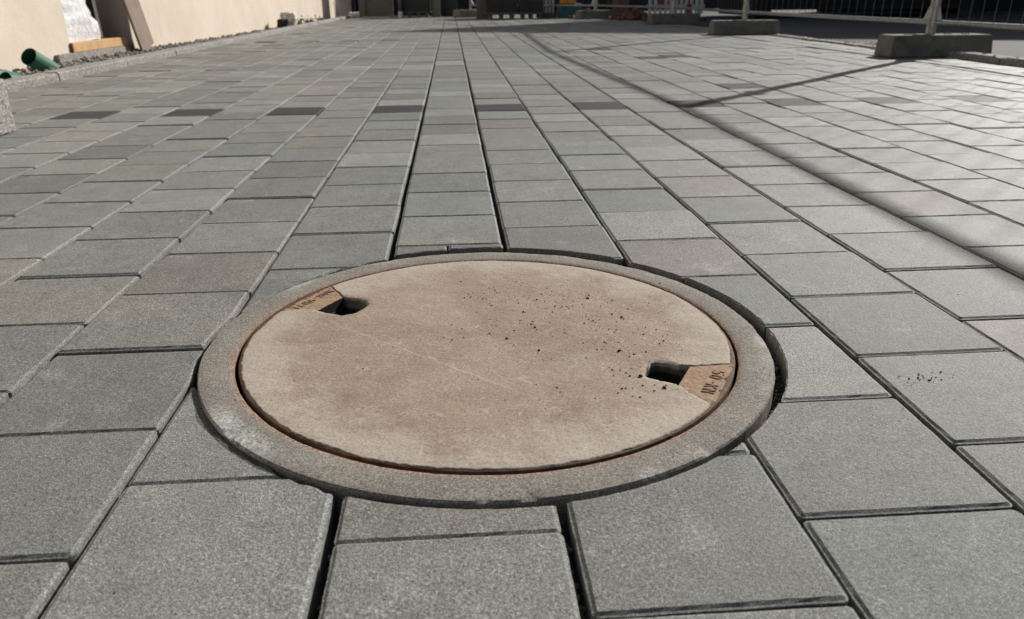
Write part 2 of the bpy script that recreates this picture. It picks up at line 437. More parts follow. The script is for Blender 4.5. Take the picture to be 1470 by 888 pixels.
M['iron'] = iron_material()
M['plate'] = None
TX, TY = -.0095, -.0060     # the frame leans a little to the right and away
tilt = Vector((-TX, -TY, 1)).to_track_quat('Z', 'Y')
def tilt_empty(name, x, y, z, a=0):
    e = empty(name, (x, y, z)); nrm = Vector((-TX, -TY, 1)).normalized()
    q = Vector((0, 0, 1)).rotation_difference(nrm) @ Matrix.Rotation(a, 3, 'Z').to_quaternion()
    e.rotation_mode = 'QUATERNION'; e.rotation_quaternion = q; return e
frame = tag(tilt_empty('manhole_ring', OX, OY, -.0004), 'round grey-brown concrete manhole frame ring set in the paving', 'manhole frame')
def wobf(j, t):
    v = Vector((math.cos(t)*.39, math.sin(t)*.39, 0))
    f = mnoise.noise(v*22)*.5+mnoise.noise(v*70)*.35+mnoise.noise(v*200)*.25
    chip = max(0, mnoise.noise(v*26+Vector((3, 1, 9)))-.18)
    near = .5-.5*math.sin(t+.25)            # the side towards the viewer is more battered
    if j in (5, 6, 7): return (-.0016*f-.011*chip*near*(j != 7), -.0012*f-.006*chip*near*(j in (5, 6)))
    if j in (8, 9): return (.003*f, 0)
    if j in (1, 2): return (.0012*f, -.0004*abs(f))
    return (.0006*f, 0)
fr = MB().lathe([(.3402, -.07), (.3404, -.0016), (.3420, -.0006), (.349, 0), (.365, .0006), (.3790, .0003), (.3838, -.0004), (.3854, -.0028), (.3860, -.03), (.3875, -.085)], 720, wobf)
fr.build('concrete_collar', M['frame'], frame, smooth=True).data.set_sharp_from_angle(angle=R(28))
MB().lathe([(.3400, -.0035), (.3400, -.045), (.318, -.047), (.318, -.085), (.3395, -.09)], 180).build('iron_seat', M['iron'], frame)
sheet_ = MB(); sheet_.lathe([(.0005, -.088), (.317, -.087)], 48)
sheet_.build('shaft_cover_dirt', M['soil'], frame)

# ------------------------------------------------------------------ manhole: lid
AX = R(-30.5)
lid = tag(tilt_empty('manhole_cover', LX, LY, -.0004, AX), 'round beige concrete manhole lid with rusty rim and two lifting pockets', 'manhole lid')
S = .0015; nn = int(.336/S); g = np.arange(-nn, nn+1)*S
XX, YY = np.meshgrid(g, g, indexing='xy'); RR = np.hypot(XX, YY); TT = np.arctan2(YY, XX)
rs = np.random.RandomState(3)
def vnoise(x, y, sc, seed):
    r_ = np.random.RandomState(seed).rand(257, 257); u = x*sc+128.37; v = y*sc+128.11
    iu = np.floor(u).astype(int) % 256; iv = np.floor(v).astype(int) % 256; fu = u-np.floor(u); fv = v-np.floor(v)
    fu = fu*fu*(3-2*fu); fv = fv*fv*(3-2*fv)
    return ((r_[iv, iu]*(1-fu)+r_[iv, iu+1]*fu)*(1-fv)+(r_[iv+1, iu]*(1-fu)+r_[iv+1, iu+1]*fu)*fv)*2-1
def sstep(a, b, v):
    q = np.clip((v-a)/(b-a), 0, 1); return q*q*(3-2*q)
H = vnoise(XX, YY, 18, 1)*.0007+vnoise(XX, YY, 60, 2)*.00025+vnoise(XX, YY, 180, 3)*.00018+vnoise(XX, YY, 330, 4)*.00012
# ragged rim edge
edge = .3337+vnoise(XX, YY, 90, 5)*.0009+vnoise(XX, YY, 300, 6)*.0008-.0034*sstep(.1, .9, vnoise(XX, YY, 11, 8))
dd = RR-edge
H += -.0042*sstep(-.0010, .0014, dd)-.0004*sstep(-.012, 0, dd)
pocket_mask = np.zeros_like(H)
for sgn in (1, -1):
    x, y = XX*sgn, YY*sgn
    jag = vnoise(XX, YY, 70, 13)*.0022+vnoise(XX, YY, 150, 11)*.0018+vnoise(XX, YY, 320, 12)*.0010
    # iron plate zone: trapezoid that widens to the rim
    hw = .0262+(x-.277)*(.62)
    py0, py1 = -hw-.003, hw+.002
    inpl = np.minimum(np.minimum(y-py0, py1-y), np.minimum(x-.262, .34-x))+jag*.9
    H = np.where(inpl > -.003, H-.0075*sstep(-.0006, .0010, inpl), H)
    # pocket
    bx, by = x-.2545, y+.0006
    rx_, ry_ = (.0238, .0245) if sgn == 1 else (.0215, .0212)
    qx = np.abs(bx)-rx_; qy = np.abs(by)-ry_
    cr = np.where(bx < 0, .012, .001)
    sd = np.hypot(np.maximum(qx+cr, 0), np.maximum(qy+cr, 0))+np.minimum(np.maximum(qx+cr, qy+cr), 0)-cr+jag*.55
    if sgn == -1:   # the far-left pocket is worn to a wide funnel
        wear = (bx < .024)
        H = H-np.where(x < .285, .011*sstep(.014, -.001, sd)+.002*sstep(.022, .006, sd), 0)
    else:
        H = H-np.where(x < .276, .0022*sstep(.0075, .0, sd), 0)
    H = np.where(sd < 0, np.minimum(H, -.0)-.046*sstep(.0004, -.0016, sd), H)
keep = RR < .3352
idx = -np.ones(H.shape, int); idx[keep] = np.arange(keep.sum())
verts = np.stack([XX[keep], YY[keep], H[keep]], -1)
a, b, c_, d_ = idx[:-1, :-1], idx[:-1, 1:], idx[1:, 1:], idx[1:, :-1]
ok = (a >= 0) & (b >= 0) & (c_ >= 0) & (d_ >= 0)
quads = np.stack([a[ok], b[ok], c_[ok], d_[ok]], -1)
me = bpy.data.meshes.new('concrete_infill')
me.vertices.add(len(verts)); me.vertices.foreach_set('co', verts.astype(np.float32).ravel())
me.loops.add(quads.size); me.loops.foreach_set('vertex_index', quads.astype(np.int32).ravel())
me.polygons.add(len(quads)); me.polygons.foreach_set('loop_start', (np.arange(len(quads))*4).astype(np.int32))
me.update(calc_edges=True); me.validate(); me.polygons.foreach_set('use_smooth', [True]*len(me.polygons))
def lid_material():
    t = NT('weathered_lid_concrete'); p = t.obj(); x, y, z = t.sep(p)
    base = t.mix(t.rng(t.noise(p, 5.5, 5, .6, .4), .34, .66, 0, 1, True), (.238, .170, .120), (.325, .247, .185))
    base = t.mix(t.rng(t.noise(p, 17, 6, .7, .5), .45, .72, 0, .55), base, (.36, .285, .22))
    base = t.mix(t.rng(t.noise(p, 11, 4, .6, .6), .58, .72, 0, .45), base, (.34, .32, .285))
    rad = t.math('SQRT', t.math('ADD', t.math('MULTIPLY', x, x), t.math('MULTIPLY', y, y)))
    rr_ = t.math('ADD', rad, t.rng(t.noise(p, 13, 4, .6), .25, .75, -.055, .055))
    base = t.mix(t.rng(rr_, .245, .325, 0, .7, True), base, (.46, .415, .35))
    # cement bloom: fine pale streaks of brushed and scratched paste
    wv = t.vm('ADD', p, t.vm('MULTIPLY', t.noisec(p, 40, 3), (.035, .035, 0)))
    web = t.voro(wv, 42, 'DISTANCE_TO_EDGE'); web2 = t.voro(t.vm('ADD', wv, (3.1, 1.7, 0)), 95, 'DISTANCE_TO_EDGE')
    msk = t.rng(t.noise(p, 24, 4, .65), .47, .64)
    base = t.mix(t.math('MULTIPLY', t.rng(web, .008, .035, .38, 0), msk), base, (.60, .56, .48))
    base = t.mix(t.math('MULTIPLY', t.rng(web2, .012, .05, .36, 0), t.rng(t.noise(p, 33, 3, .6), .48, .62)), base, (.60, .56, .48))
    strk = t.noise(t.vm('MULTIPLY', p, (1.0, .12, 1.0)), 300, 3, .6)
    base = t.mix(t.math('MULTIPLY', t.rng(strk, .6, .74, 0, .5), t.rng(t.noise(p, 9, 3), .45, .65)), base, (.60, .56, .49))
    # one long pale hairline across the front
    ca, sa = math.cos(-AX), math.sin(-AX)
    wx = t.math('SUBTRACT', t.math('MULTIPLY', x, math.cos(AX)), t.math('MULTIPLY', y, math.sin(AX)))
    wy = t.math('ADD', t.math('MULTIPLY', x, math.sin(AX)), t.math('MULTIPLY', y, math.cos(AX)))
    ln = t.math('ABSOLUTE', t.math('ADD', t.math('ADD', t.math('MULTIPLY', t.math('ADD', wx, .2), .90), t.math('SUBTRACT', wy, .036)), t.rng(t.noise(p, 20, 4, .6), 0, 1, -.014, .014)))
    base = t.mix(t.math('MULTIPLY', t.rng(ln, .0006, .0035, .28, 0), t.math('MULTIPLY', t.rng(wx, -.215, -.19, 0, 1), t.rng(wx, .0, .06, 1, 0))), base, (.62, .585, .52))
    # short random scratches
    for (ra, off, sc_) in ((.5, 0.0, 1.0), (1.9, 4.0, .9), (2.6, 9.0, 1.1)):
        rx_n = t.n('ShaderNodeVectorRotate', rotation_type='Z_AXIS'); t.set(rx_n.inputs['Vector'], wv); rx_n.inputs['Angle'].default_value = ra
        sv = t.noise(t.vm('ADD', t.vm('MULTIPLY', rx_n.outputs[0], (1.0, .07, 1.0)), (off, off, 0)), 420*sc_, 2, .5)
        base = t.mix(t.math('MULTIPLY', t.rng(sv, .66, .74, 0, .6), t.rng(t.noise(t.vm('ADD', p, (off, 0, 0)), 14, 3), .46, .6)), base, (.58, .53, .46))
    sp = t.noise(p, 800, 3, .75)
    base = t.mix(t.rng(sp, .53, .70, 0, .75), base, (.60, .53, .45)); base = t.mix(t.rng(sp, .46, .30, 0, .7), base, (.14, .10, .075))
    pv = t.math('MULTIPLY', t.rng(t.voro(p, 110), .06, .13, 1, 0), t.rng(t.noise(p, 12, 2), .42, .55)); base = t.mix(t.math('MULTIPLY', pv, .7), base, (.06, .05, .04))
    g3 = t.noise(p, 300, 2, .85)
    base = t.mix(t.rng(g3, .55, .66, 0, .35), base, (.56, .49, .41)); base = t.mix(t.rng(g3, .45, .35, 0, .5), base, (.15, .105, .075))
    # damp, dirty sides of the pockets, then near-black painted in for their deep shade
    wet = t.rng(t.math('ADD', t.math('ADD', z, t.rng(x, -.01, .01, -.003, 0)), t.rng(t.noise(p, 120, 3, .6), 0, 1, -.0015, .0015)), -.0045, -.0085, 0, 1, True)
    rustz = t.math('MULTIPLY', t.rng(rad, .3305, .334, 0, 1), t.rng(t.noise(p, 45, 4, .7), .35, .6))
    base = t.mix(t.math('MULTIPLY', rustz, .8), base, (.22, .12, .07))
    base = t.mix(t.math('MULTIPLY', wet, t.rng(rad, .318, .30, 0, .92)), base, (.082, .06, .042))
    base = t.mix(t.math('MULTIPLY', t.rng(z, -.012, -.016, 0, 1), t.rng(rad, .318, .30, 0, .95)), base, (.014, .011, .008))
    n = t.bump(sp, .35, .0008); n = t.bump(t.noise(p, 210, 4, .65), .4, .001, n); n = t.bump(t.noise(p, 60, 4), .3, .0016, n)
    return t.fin(base, .84, n, spec=.35)
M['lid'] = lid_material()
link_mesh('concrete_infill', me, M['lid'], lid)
def wobr(j, t):
    v = Vector((math.cos(t)*.33, math.sin(t)*.33, 0)); f = mnoise.noise(v*40)*.5+mnoise.noise(v*150)*.5
    return (.0004*f, .0006*f)
MB().lathe([(.318, -.0075), (.3265, -.0017), (.3358, -.0013), (.3366, -.0022), (.3355, -.046), (.31, -.05), (.0005, -.05)], 540, wobr).build('iron_rim', M['iron'], lid, smooth=True)
def plate_material():
    t = NT('rust_stained_cast_plate'); p = t.obj()
    base = t.mix(t.rng(t.noise(p, 45, 5, .7), .3, .7), (.27, .158, .09), (.37, .255, .172))
    base = t.mix(t.rng(t.noise(p, 130, 4, .7), .5, .72, 0, .6), base, (.50, .40, .30))
    sp = t.noise(p, 700, 2, .7); base = t.mix(t.rng(sp, .42, .3, 0, .6), base, (.14, .075, .04))
    n = t.bump(sp, .5, .001); n = t.bump(t.noise(p, 170, 3), .5, .0012, n)
    return t.fin(base, .82, n, spec=.3)
M['plate'] = plate_material()
M['letter'] = simple('rusted_lettering', (.22, .125, .075), (.33, .21, .135), 160, .85, .5, 600, .001, local=True)
STROKES = {'5': [[(.9, 1), (.15, 1), (.1, .55), (.6, .6), (.9, .4), (.85, .1), (.5, 0), (.1, .1)]], '0': [[(.2, .1), (.1, .5), (.2, .9), (.5, 1), (.8, .9), (.9, .5), (.8, .1), (.5, 0), (.2, .1)]],
           '-': [[(.25, .5), (.75, .5)]], 'K': [[(.1, 0), (.1, 1)], [(.9, 1), (.12, .45)], [(.35, .6), (.9, 0)]], 'N': [[(.1, 0), (.1, 1), (.9, 0), (.9, 1)]],
           'H': [[(.1, 0), (.1, 1)], [(.9, 0), (.9, 1)], [(.1, .5), (.9, .5)]], 'U': [[(.1, 1), (.1, .2), (.5, 0), (.9, .2), (.9, 1)]], 'L': [[(.15, 1), (.15, 0), (.85, 0)]],
           'A': [[(.05, 0), (.5, 1), (.95, 0)], [(.25, .4), (.75, .4)]], '.': [[(.4, 0), (.6, 0)]], 'I': [[(.5, 0), (.5, 1)]]}
M['dirt'] = simple('black_earth_and_shade', (.008, .007, .006), (.024, .02, .016), 300, .95, .8, 700, .002, local=True, spec=.2)  # earth, taken nearer black to carry the shade of the pockets
def plate(sgn, text, y_start, pitch, wid, hgt):
    mb = MB(); nx, ny = 18, 34; b0 = 0
    for i in range(nx+1):
        x = .2795+(.3300-.2795)*i/nx; hw = .0275+(x-.277)*.68
        for j in range(ny+1):
            y = -hw+2*hw*j/ny
            f = mnoise.noise(Vector((x*160, y*160, sgn*3)))
            mb.v.append((sgn*x, sgn*y, -.0015+.0006*f))
    for i in range(nx):
        for j in range(ny):
            q = i*(ny+1)+j; mb.f.append((q, q+ny+1, q+ny+2, q+1))
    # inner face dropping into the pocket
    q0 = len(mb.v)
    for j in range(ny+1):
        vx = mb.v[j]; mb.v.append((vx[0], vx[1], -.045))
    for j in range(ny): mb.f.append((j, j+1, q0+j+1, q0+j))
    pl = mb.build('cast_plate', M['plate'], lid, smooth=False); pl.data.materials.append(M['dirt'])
    pl.data.polygons.foreach_set('material_index', [0]*(nx*ny)+[1]*ny)  # sun-facing inner face: pocket shade put into its dirt colour
    lt = MB()
    for k, ch in enumerate(text):
        if ch == ' ': continue
        yc = y_start-k*pitch
        for st in STROKES[ch]:
            pts = []
            for u, v in st:      # glyph top points outward, text runs clockwise
                pts.append(Vector((sgn*(.3090+v*hgt), sgn*(yc-u*wid), -.0016)))
            for i in range(len(pts)-1):
                e = (pts[i+1]-pts[i]).normalized()*.0006
                lt.bar(pts[i]-e, pts[i+1]+e, .0014, .0024)
    lt.build('lettering', M['letter'], pl)
    return pl
tag(plate(1, '50-KN', .0325, .0137, .0096, .0145), 'rusty cast plate with raised text 50-KN')
tag(plate(-1, 'ILHA-HUN', .043, .0115, .0078, .0115), 'rusty cast plate with worn raised letters')
for sgn in (1, -1):
    mb = MB(); n = 14
    for i in range(n+1):
        for j in range(n+1):
            x, y = .2275+.054*i/n, -.029+.058*j/n
            mb.v.append((sgn*x, sgn*y, -.036+.004*mnoise.noise(Vector((x*120, y*120, sgn)))))
    for i in range(n):
        for j in range(n): q = i*(n+1)+j; mb.f.append((q, q+n+1, q+n+2, q+1))
    for _ in range(170):
        x, y = rnd.uniform(.234, .276), rnd.uniform(-.023, .023)
        mb.rock((sgn*x, sgn*y, -.0345+rnd.uniform(0, .003)), rnd.uniform(.0007, .0022))
    mb.build('pocket_dirt', M['dirt'], lid)

# soil crumbs lying on the lid and around it
CR = [(142,1167,1),(120,1155,1),(130,1141,1),(201,1117,2),(200,1127,1),(205,1129,1),(100,1133,1),(109,1128,1),(120,1117,1),(115,1114,1),(77,1122,1),(64,1114,1),(90,1104,1),(118,1085,1),(145,1087,1),(152,1079,1),(165,1077,1),(172,1086,1),(215,1082,1),(229,1095,1),(238,1105,1),(293,1089,1),(255,1067,1),(238,1035,2),(249,1035,1),(94,1066,2),(90,1049,1),(86,1032,1),(85,1023,1),(89,1022,1),(95,1016,1),(101,1017,2),(105,1005,2),(107,997,1),(104,1028,1),(117,1034,1),(129,1021,1),(138,1063,1),(133,1053,1),(112,1060,1),(-32,1050,1),(-14,1025,1),(0,1010,1),(3,997,1),(2,978,1),(-26,981,1),(-14,972,1),(39,989,2),(66,982,1),(62,971,2),(75,997,1),(147,979,1),(103,928,2),(179,1016,1),(186,1043,1),(188,1051,1),(194,1027,1),(204,1028,1),(196,1018,1),(186,998,1),(192,991,1),(203,996,1),(211,992,1),(227,1049,1),(227,1018,1),(221,989,1),(217,981,1),(214,965,1),(205,974,1),(215,946,1),(241,975,1),(265,995,1),(256,971,1),(299,1013,1),(290,968,1),(279,947,1),(271,939,1),(166,947,1),(165,936,1),(169,929,1),(184,949,1),(182,926,1),(188,926,1),(192,933,1),(194,926,1),(196,947,2),(211,919,2),(215,919,1),(205,903,1),(223,911,1),(221,900,1),(231,909,1),(228,907,1),(240,911,1),(246,913,1),(188,871,1),(190,864,1),(200,862,1),(189,848,1),(206,854,1),(209,845,1),(222,843,2),(165,853,1),(192,812,1),(197,813,1),(205,812,1),(185,802,1),(201,792,1),(209,789,1),(219,818,1),(234,819,1),(244,811,2),(248,817,1),(230,804,1),(155,790,1),(12,1150,1),(20,1154,1),(16,1135,1),(6,1133,1),(38,1150,1),(40,1125,1),(35,1126,1),(47,1097,1),(63,1092,1),(68,1086,1),(74,1093,1),(47,1174,1),(50,1170,1),(54,1176,1),(55,1166,1),(56,1161,1),(58,1151,1),(94,1202,1),(100,1182,1),(104,1193,1),(254,1204,1),(43,1234,1),(59,1246,1),(1,1209,1),(333,1177,1)]
M['crumb'] = simple('dark_crumb', (.014, .012, .01), (.04, .033, .027), 200, .9, .3)
mb = MB()
def lidz(x, y): return -.0004+TX*(x-LX)+TY*(y-LY)
for x, y, s in CR:
    x, y = x/1000, y/1000; r_ = (.0018 if s == 2 else .00115)*rnd.uniform(.65, 1.35)
    mb.rock((x, y, lidz(x, y)+r_*.35), r_)
    if s == 2: mb.rock((x+rnd.uniform(-.003, .003), y-.003, lidz(x, y)+.0004), .001)
for _ in range(380):
    a = rnd.gauss(0, 1); x, y = .16+rnd.gauss(0, .075), 1.01+rnd.gauss(0, .10)
    if math.hypot(x-LX, y-LY) < .318: mb.rock((x, y, lidz(x, y)+.0002), rnd.uniform(.0003, .0010))
for _ in range(45):
    a, q = rnd.uniform(0, 6.28), rnd.uniform(0, .31)
    x, y = LX+q*math.cos(a), LY+q*math.sin(a); mb.rock((x, y, lidz(x, y)+.0002), rnd.uniform(.0004, .0009))
tag(mb.build('soil_crumbs', M['crumb']), 'dark soil crumbs scattered over the beige manhole lid', 'crumbs', kind='stuff')
M['chip'] = simple('pale_grit', (.10, .09, .075), (.30, .27, .22), 90, .9, .4)
mb = MB()
for _ in range(420):      # grit packed into the joint round the frame
    a = rnd.uniform(0, 6.28); q = RO+rnd.uniform(.001, .011); 
    z = -.031+rnd.uniform(0, .006)+(.006 if -1.0 < a-6.28 < -.35 and rnd.random() < .6 else 0)
    mb.rock((OX+q*math.cos(a), OY+q*math.sin(a), z), rnd.uniform(.001, .0042))
tag(mb.build('joint_grit', M['chip']), 'loose grit in the open joint around the manhole frame', 'grit', kind='stuff')
mb = MB()
for c in range(-4, 6):
    for _ in range(150):
        y = .35+2.0*rnd.random()**1.4; x = X0+c*PW+rnd.gauss(0, .002)
        if math.hypot(x-OX, y-OY) > .40: mb.rock((x, y, -.030+.022*max(0, mnoise.noise(Vector((x*3, y*2.2, 4)))+.1)), rnd.uniform(.0012, .0032))
for c in range(-4, 6):
    for r in range(-6, 4):
        y = Y0+(c % 2)*PD/2+r*PD
        for _ in range(14):
            x = X0+(c+rnd.random())*PW
            if math.hypot(x-OX, y-OY) > .40: mb.rock((x, y+rnd.gauss(0, .001), -.028+rnd.uniform(0, .014)), rnd.uniform(.001, .0024))
tag(mb.build('joint_sand', M['chip']), 'coarse sand grains caught in the joints between pavers', 'sand', kind='stuff')
mb = MB()
for x, y in ((.553, .808), (.571, .803), (.563, .795), (.585, .813), (.60, .807), (.557, .788), (.566, .806), (.578, .797)):
    for _ in range(3): mb.rock((x+rnd.gauss(0, .011), y+rnd.gauss(0, .006), .0004), rnd.uniform(.0004, .0016))
for _ in range(260):
    x, y = rnd.uniform(-1.0, 1.3), rnd.uniform(.35, 2.4)
    if math.hypot(x-OX, y-OY) > .42: mb.rock((x, y, .0004), rnd.uniform(.0004, .0011))
tag(mb.build('paving_crumbs', M['crumb']), 'tiny dark crumbs lying on the grey pavers', 'crumbs', kind='stuff')

# ------------------------------------------------------------------ left side: kerb, gravel, building
def granite(name, a, b, scale=170):
    t = NT(name); p = t.pos(); base = t.mix(t.rng(t.noise(p, 3, 3), .3, .7), a, b)
    v = t.voro(p, scale, out='Color'); s_ = t.sep(v)[0]
    base = t.mix(t.rng(s_, .7, .85, 0, .6), base, (.58, .56, .52)); base = t.mix(t.rng(s_, .28, .15, 0, .6), base, (.10, .10, .10))
    n = t.bump(t.noise(p, 70, 5, .7), .9, .008); return t.fin(base, .85, n)
M['granite'] = granite('granite', (.20, .19, .172), (.29, .277, .255))
M['granite_dark'] = granite('weathered_granite', (.17, .16, .145), (.26, .245, .22))
kerb = tag(empty('kerb', (0, 0, 0)), kind='structure')
kd = (KB-KA).normalized(); kn = Vector((-kd.y, kd.x)); y = -1.2; ki = 0
while y < 17.6:
    ln = 1.0; c2 = KA+kd*((y+ln/2-KA.y)/kd.y)+kn*.055
    mb = MB(); nseg = 12
    for i in range(nseg+1):
        s_ = -ln/2+.003+(ln-.006)*i/nseg
        for (ox, oz) in ((.055, -.12), (.055, .034), (.047, .043), (-.047, .045), (-.055, .036), (-.055, -.12)):
            f = mnoise.noise(Vector((s_*14+ki*7, ox*40, oz*40)))*.004
            mb.v.append((ox+f, s_, oz+(f if oz > 0 else 0)))
    for i in range(nseg):
        for k in range(5): mb.f.append((i*6+k, i*6+k+1, (i+1)*6+k+1, (i+1)*6+k))
    mb.f.append((0, 1, 2, 3, 4, 5)); mb.f.append(tuple(nseg*6+k for k in (5, 4, 3, 2, 1, 0)))
    o = mb.build('kerbstone', M['granite'], kerb); o.location = (c2.x, c2.y, rnd.uniform(-.003, .003)); o.rotation_euler = (0, 0, math.atan2(-kd.x, kd.y)+rnd.uniform(-.002, .002))
    y += ln; ki += 1
M['gravel'] = simple('gravel_grey', (.13, .12, .11), (.34, .32, .29), 45, .95, .5)
tag(sheet('gravel_strip', -3.4, -2.33, -1.2, 18.6, -.03, M['gravel']), kind='structure')
mb = MB()
for _ in range(2600):
    y = rnd.uniform(3.5, 18.0); f = (y-5.6)/14.15; wxl = -3.04+.61*f
    mb.rock((rnd.uniform(wxl+.01, kerb_x(y)-.13), y, -.022+rnd.uniform(0, .02)), rnd.uniform(.008, .022))
tag(mb.build('gravel', M['gravel']), 'grey gravel strip between wall foot and granite kerb', 'gravel', kind='stuff')

def render_material():
    t = NT('beige_render'); p = t.pos(); x, y, z = t.sep(p)
    base = t.mix(t.rng(t.noise(p, 1.6, 5, .6), .32, .68), (.61, .53, .44), (.70, .62, .525))
    base = t.mix(t.rng(t.noise(p, 5, 5, .65, .7), .5, .75, 0, .5), base, (.66, .53, .44))
    st = t.noise(t.vm('MULTIPLY', p, (1, 1, .16)), 9, 5, .6); base = t.mix(t.rng(st, .55, .8, 0, .5), base, (.53, .46, .37))
    sc = t.math('MULTIPLY', t.rng(t.math('ABSOLUTE', t.math('SUBTRACT', t.noise(p, 7, 5, .6, 1.5), .5)), 0, .012, 1, 0), t.rng(t.noise(p, 2, 2), .45, .6)); base = t.mix(t.math('MULTIPLY', sc, .35), base, (.74, .68, .58))
    n = t.bump(t.noise(p, 160, 4, .7), .4, .003); n = t.bump(t.noise(p, 6, 4, .6), .5, .012, n)
    return t.fin(base, .9, n, spec=.25)
M['render'] = render_material()
M['dark_panel'] = simple('dark_grey_panel', (.05, .046, .042), (.07, .064, .058), 6, .55, .15, 60)
M['brown_panel'] = simple('dark_brown_panel', (.035, .025, .02), (.055, .04, .032), 6, .6, .2, 60)
M['white_frame'] = simple('white_frame', (.66, .64, .60), (.76, .74, .70), 10, .5, .1)
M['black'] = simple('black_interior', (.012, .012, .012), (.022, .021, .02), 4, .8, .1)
M['charcoal'] = simple('charcoal_cladding', (.03, .03, .032), (.05, .049, .05), 3, .6, .2, 40)
M['grey'] = simple('mid_grey_panel', (.12, .115, .105), (.165, .16, .145), 4, .6, .2, 40)
bld = tag(empty('building', (-2.98, 6.6, 0), (0, 0, math.atan2(-.61, 14.15))), 'long beige rendered building with doorway along the left kerb', 'building')
def bb(name, mat, *boxes, bevel=0):
    mb = MB()
    for (x0, x1, y0, y1, z0, z1) in boxes: mb.box(((x0+x1)/2, (y0+y1)/2, (z0+z1)/2), (x1-x0, y1-y0, z1-z0))
    return mb.build(name, mat, bld, bevel=bevel)
# local frame: +x towards the yard, y along the wall, wall face at x=0
bb('wall', M['render'], (-.30, 0, -8, -.02, -.12, 3.4), bevel=.012)
bb('wall', M['render'], (-.30, 0, 1.10, 11.35, -.12, 3.4), bevel=.012)
bb('wall', M['render'], (-.30, -.003, -.02, 1.10, 2.25, 3.4))
bb('wall', M['render'], (-.30, 0, 12.0, 13.6, -.12, 3.4))
bb('roof', M['grey'], (-4.5, .25, -8.2, 13.8, 3.4, 3.6))
bb('inner_wall', M['brown_panel'], (-1.3, -1.2, -.6, 1.8, -.12, 2.6), (-1.2, -.3, -.7, -.6, -.12, 2.6), (-1.2, -.3, 1.8, 1.9, -.12, 2.6))
bb('doorstep', M['granite_dark'], (-.3, .035, -.3, 1.02, -.1, .045), bevel=.004)
win = bb('window', M['brown_panel'], (-.16, -.12, 11.35, 12.0, -.1, 2.3))
mb = MB(); mb.box((-.08, 11.62, 1.1), (.1, .05, 2.4)); mb.box((-.06, 11.97, 1.1), (.12, .06, 2.4)); mb.box((-.08, 11.38, 1.1), (.1, .03, 2.4)); mb.build('window_frame', M['white_frame'], win)

def local_to_world(x, y, z): return Matrix.Translation(bld.location) @ bld.rotation_euler.to_matrix().to_4x4() @ Vector((x, y, z))
# leaning boards and film-wrapped stack in the doorway
M['board'] = simple('beige_board', (.20, .148, .115), (.28, .21, .165), 5, .8, .3, 80)
def leaning(name, mat, y, w, foot, top, h, th, label, cat, lean_y=0.0, group=None):
    mb = MB(); a, b = local_to_world(foot, y, .0), local_to_world(top, y+lean_y, h)
    d = (b-a); ax = d.normalized(); side = local_to_world(0, 1, 0)-local_to_world(0, 0, 0); side = (side-ax*side.dot(ax)).normalized(); nr = side.cross(ax)
    rot = Matrix((side, nr, ax)).transposed(); mb.box((0, 0, d.length/2), (w, th, d.length))
    me_ = mb.mesh(name); o_ = link_mesh(name, me_, mat); o_.matrix_world = Matrix.Translation(a) @ rot.to_4x4()
    b_ = o_.modifiers.new('bevel', 'BEVEL'); b_.width = .003; b_.segments = 1
    return tag(o_, label, cat, group)
leaning('leaning_board', M['board'], 1.12, .29, .12, .02, 1.9, .022, 'pale brown board leaning on the wall right of the doorway', 'board', lean_y=-.62)
leaning('dark_sheet', M['dark_panel'], .52, .40, -.13, -.42, 2.0, .03, 'dark grey panel leaning inside the doorway beside the wrapped stack', 'panel')
leaning('brown_panel', M['brown_panel'], .85, .28, -.24, -.36, 2.0, .03, 'dark brown panel leaning in the doorway behind the pale board', 'panel')
leaning('batten', M['white_frame'], .735, .022, -.10, -.16, 1.9, .022, 'thin pale batten standing between the two dark panels', 'batten')
M['wood'] = simple('orange_timber', (.45, .25, .11), (.60, .38, .20), 18, .7, .3, 120)
M['wood_end'] = simple('timber_end_grain', (.16, .07, .035), (.26, .13, .07), 40, .8, .3, 200)
beam = tag(empty('timber_beam', local_to_world(-.02, .45, .045), (0, 0, bld.rotation_euler.z)), 'short orange timber beam lying on the doorstep under the plastic film', 'timber')
mb = MB(); mb.box((0, 0, .036), (.09, .98, .07)); mb.build('beam', M['wood'], beam, bevel=.004)
mb = MB(); mb.box((0, -.492, .036), (.088, .006, .068)); mb.build('end_grain', M['wood_end'], beam)
def film_material():
    t = NT('clear_white_film'); p = t.pos()
    base = t.mix(t.rng(t.noise(p, 6, 4, .6), .35, .65), (.70, .71, .73), (.86, .86, .87))
    n = t.bump(t.noise(t.vm('MULTIPLY', p, (1, 1, .45)), 24, 5, .65, 1.4), .9, .02)
    t.b.inputs['Coat Weight'].default_value = .5; t.b.inputs['Coat Roughness'].default_value = .12
    return t.fin(base, .28, n, spec=.6)
M['film'] = film_material()
mb = MB(); n1, n2 = 56, 44
stack_h = 1.15
for j in range(n2+1):
    v = j/n2; z = .0+stack_h*v
    for i in range(n1):
        a = 2*math.pi*i/n1; ca, sa = math.cos(a), math.sin(a); e = .28
        x = .20*math.copysign(abs(ca)**e, ca); y = (.255+.20*math.exp(-v*5))*math.copysign(abs(sa)**e, sa)
        bl = 1+.06*math.sin(v*9)*math.exp(-v*2)-.10*v
        f = mnoise.noise(Vector((x*9, y*9, z*5)))*.035+mnoise.noise(Vector((x*26, y*26, z*16)))*.016
        mb.v.append((x*bl+f*ca, y*bl+f*sa, z+f*.4))
for j in range(n2):
    for i in range(n1): mb.f.append((j*n1+i, j*n1+(i+1) % n1, (j+1)*n1+(i+1) % n1, (j+1)*n1+i))
mb.f.append(tuple(n2*n1+i for i in range(n1)))
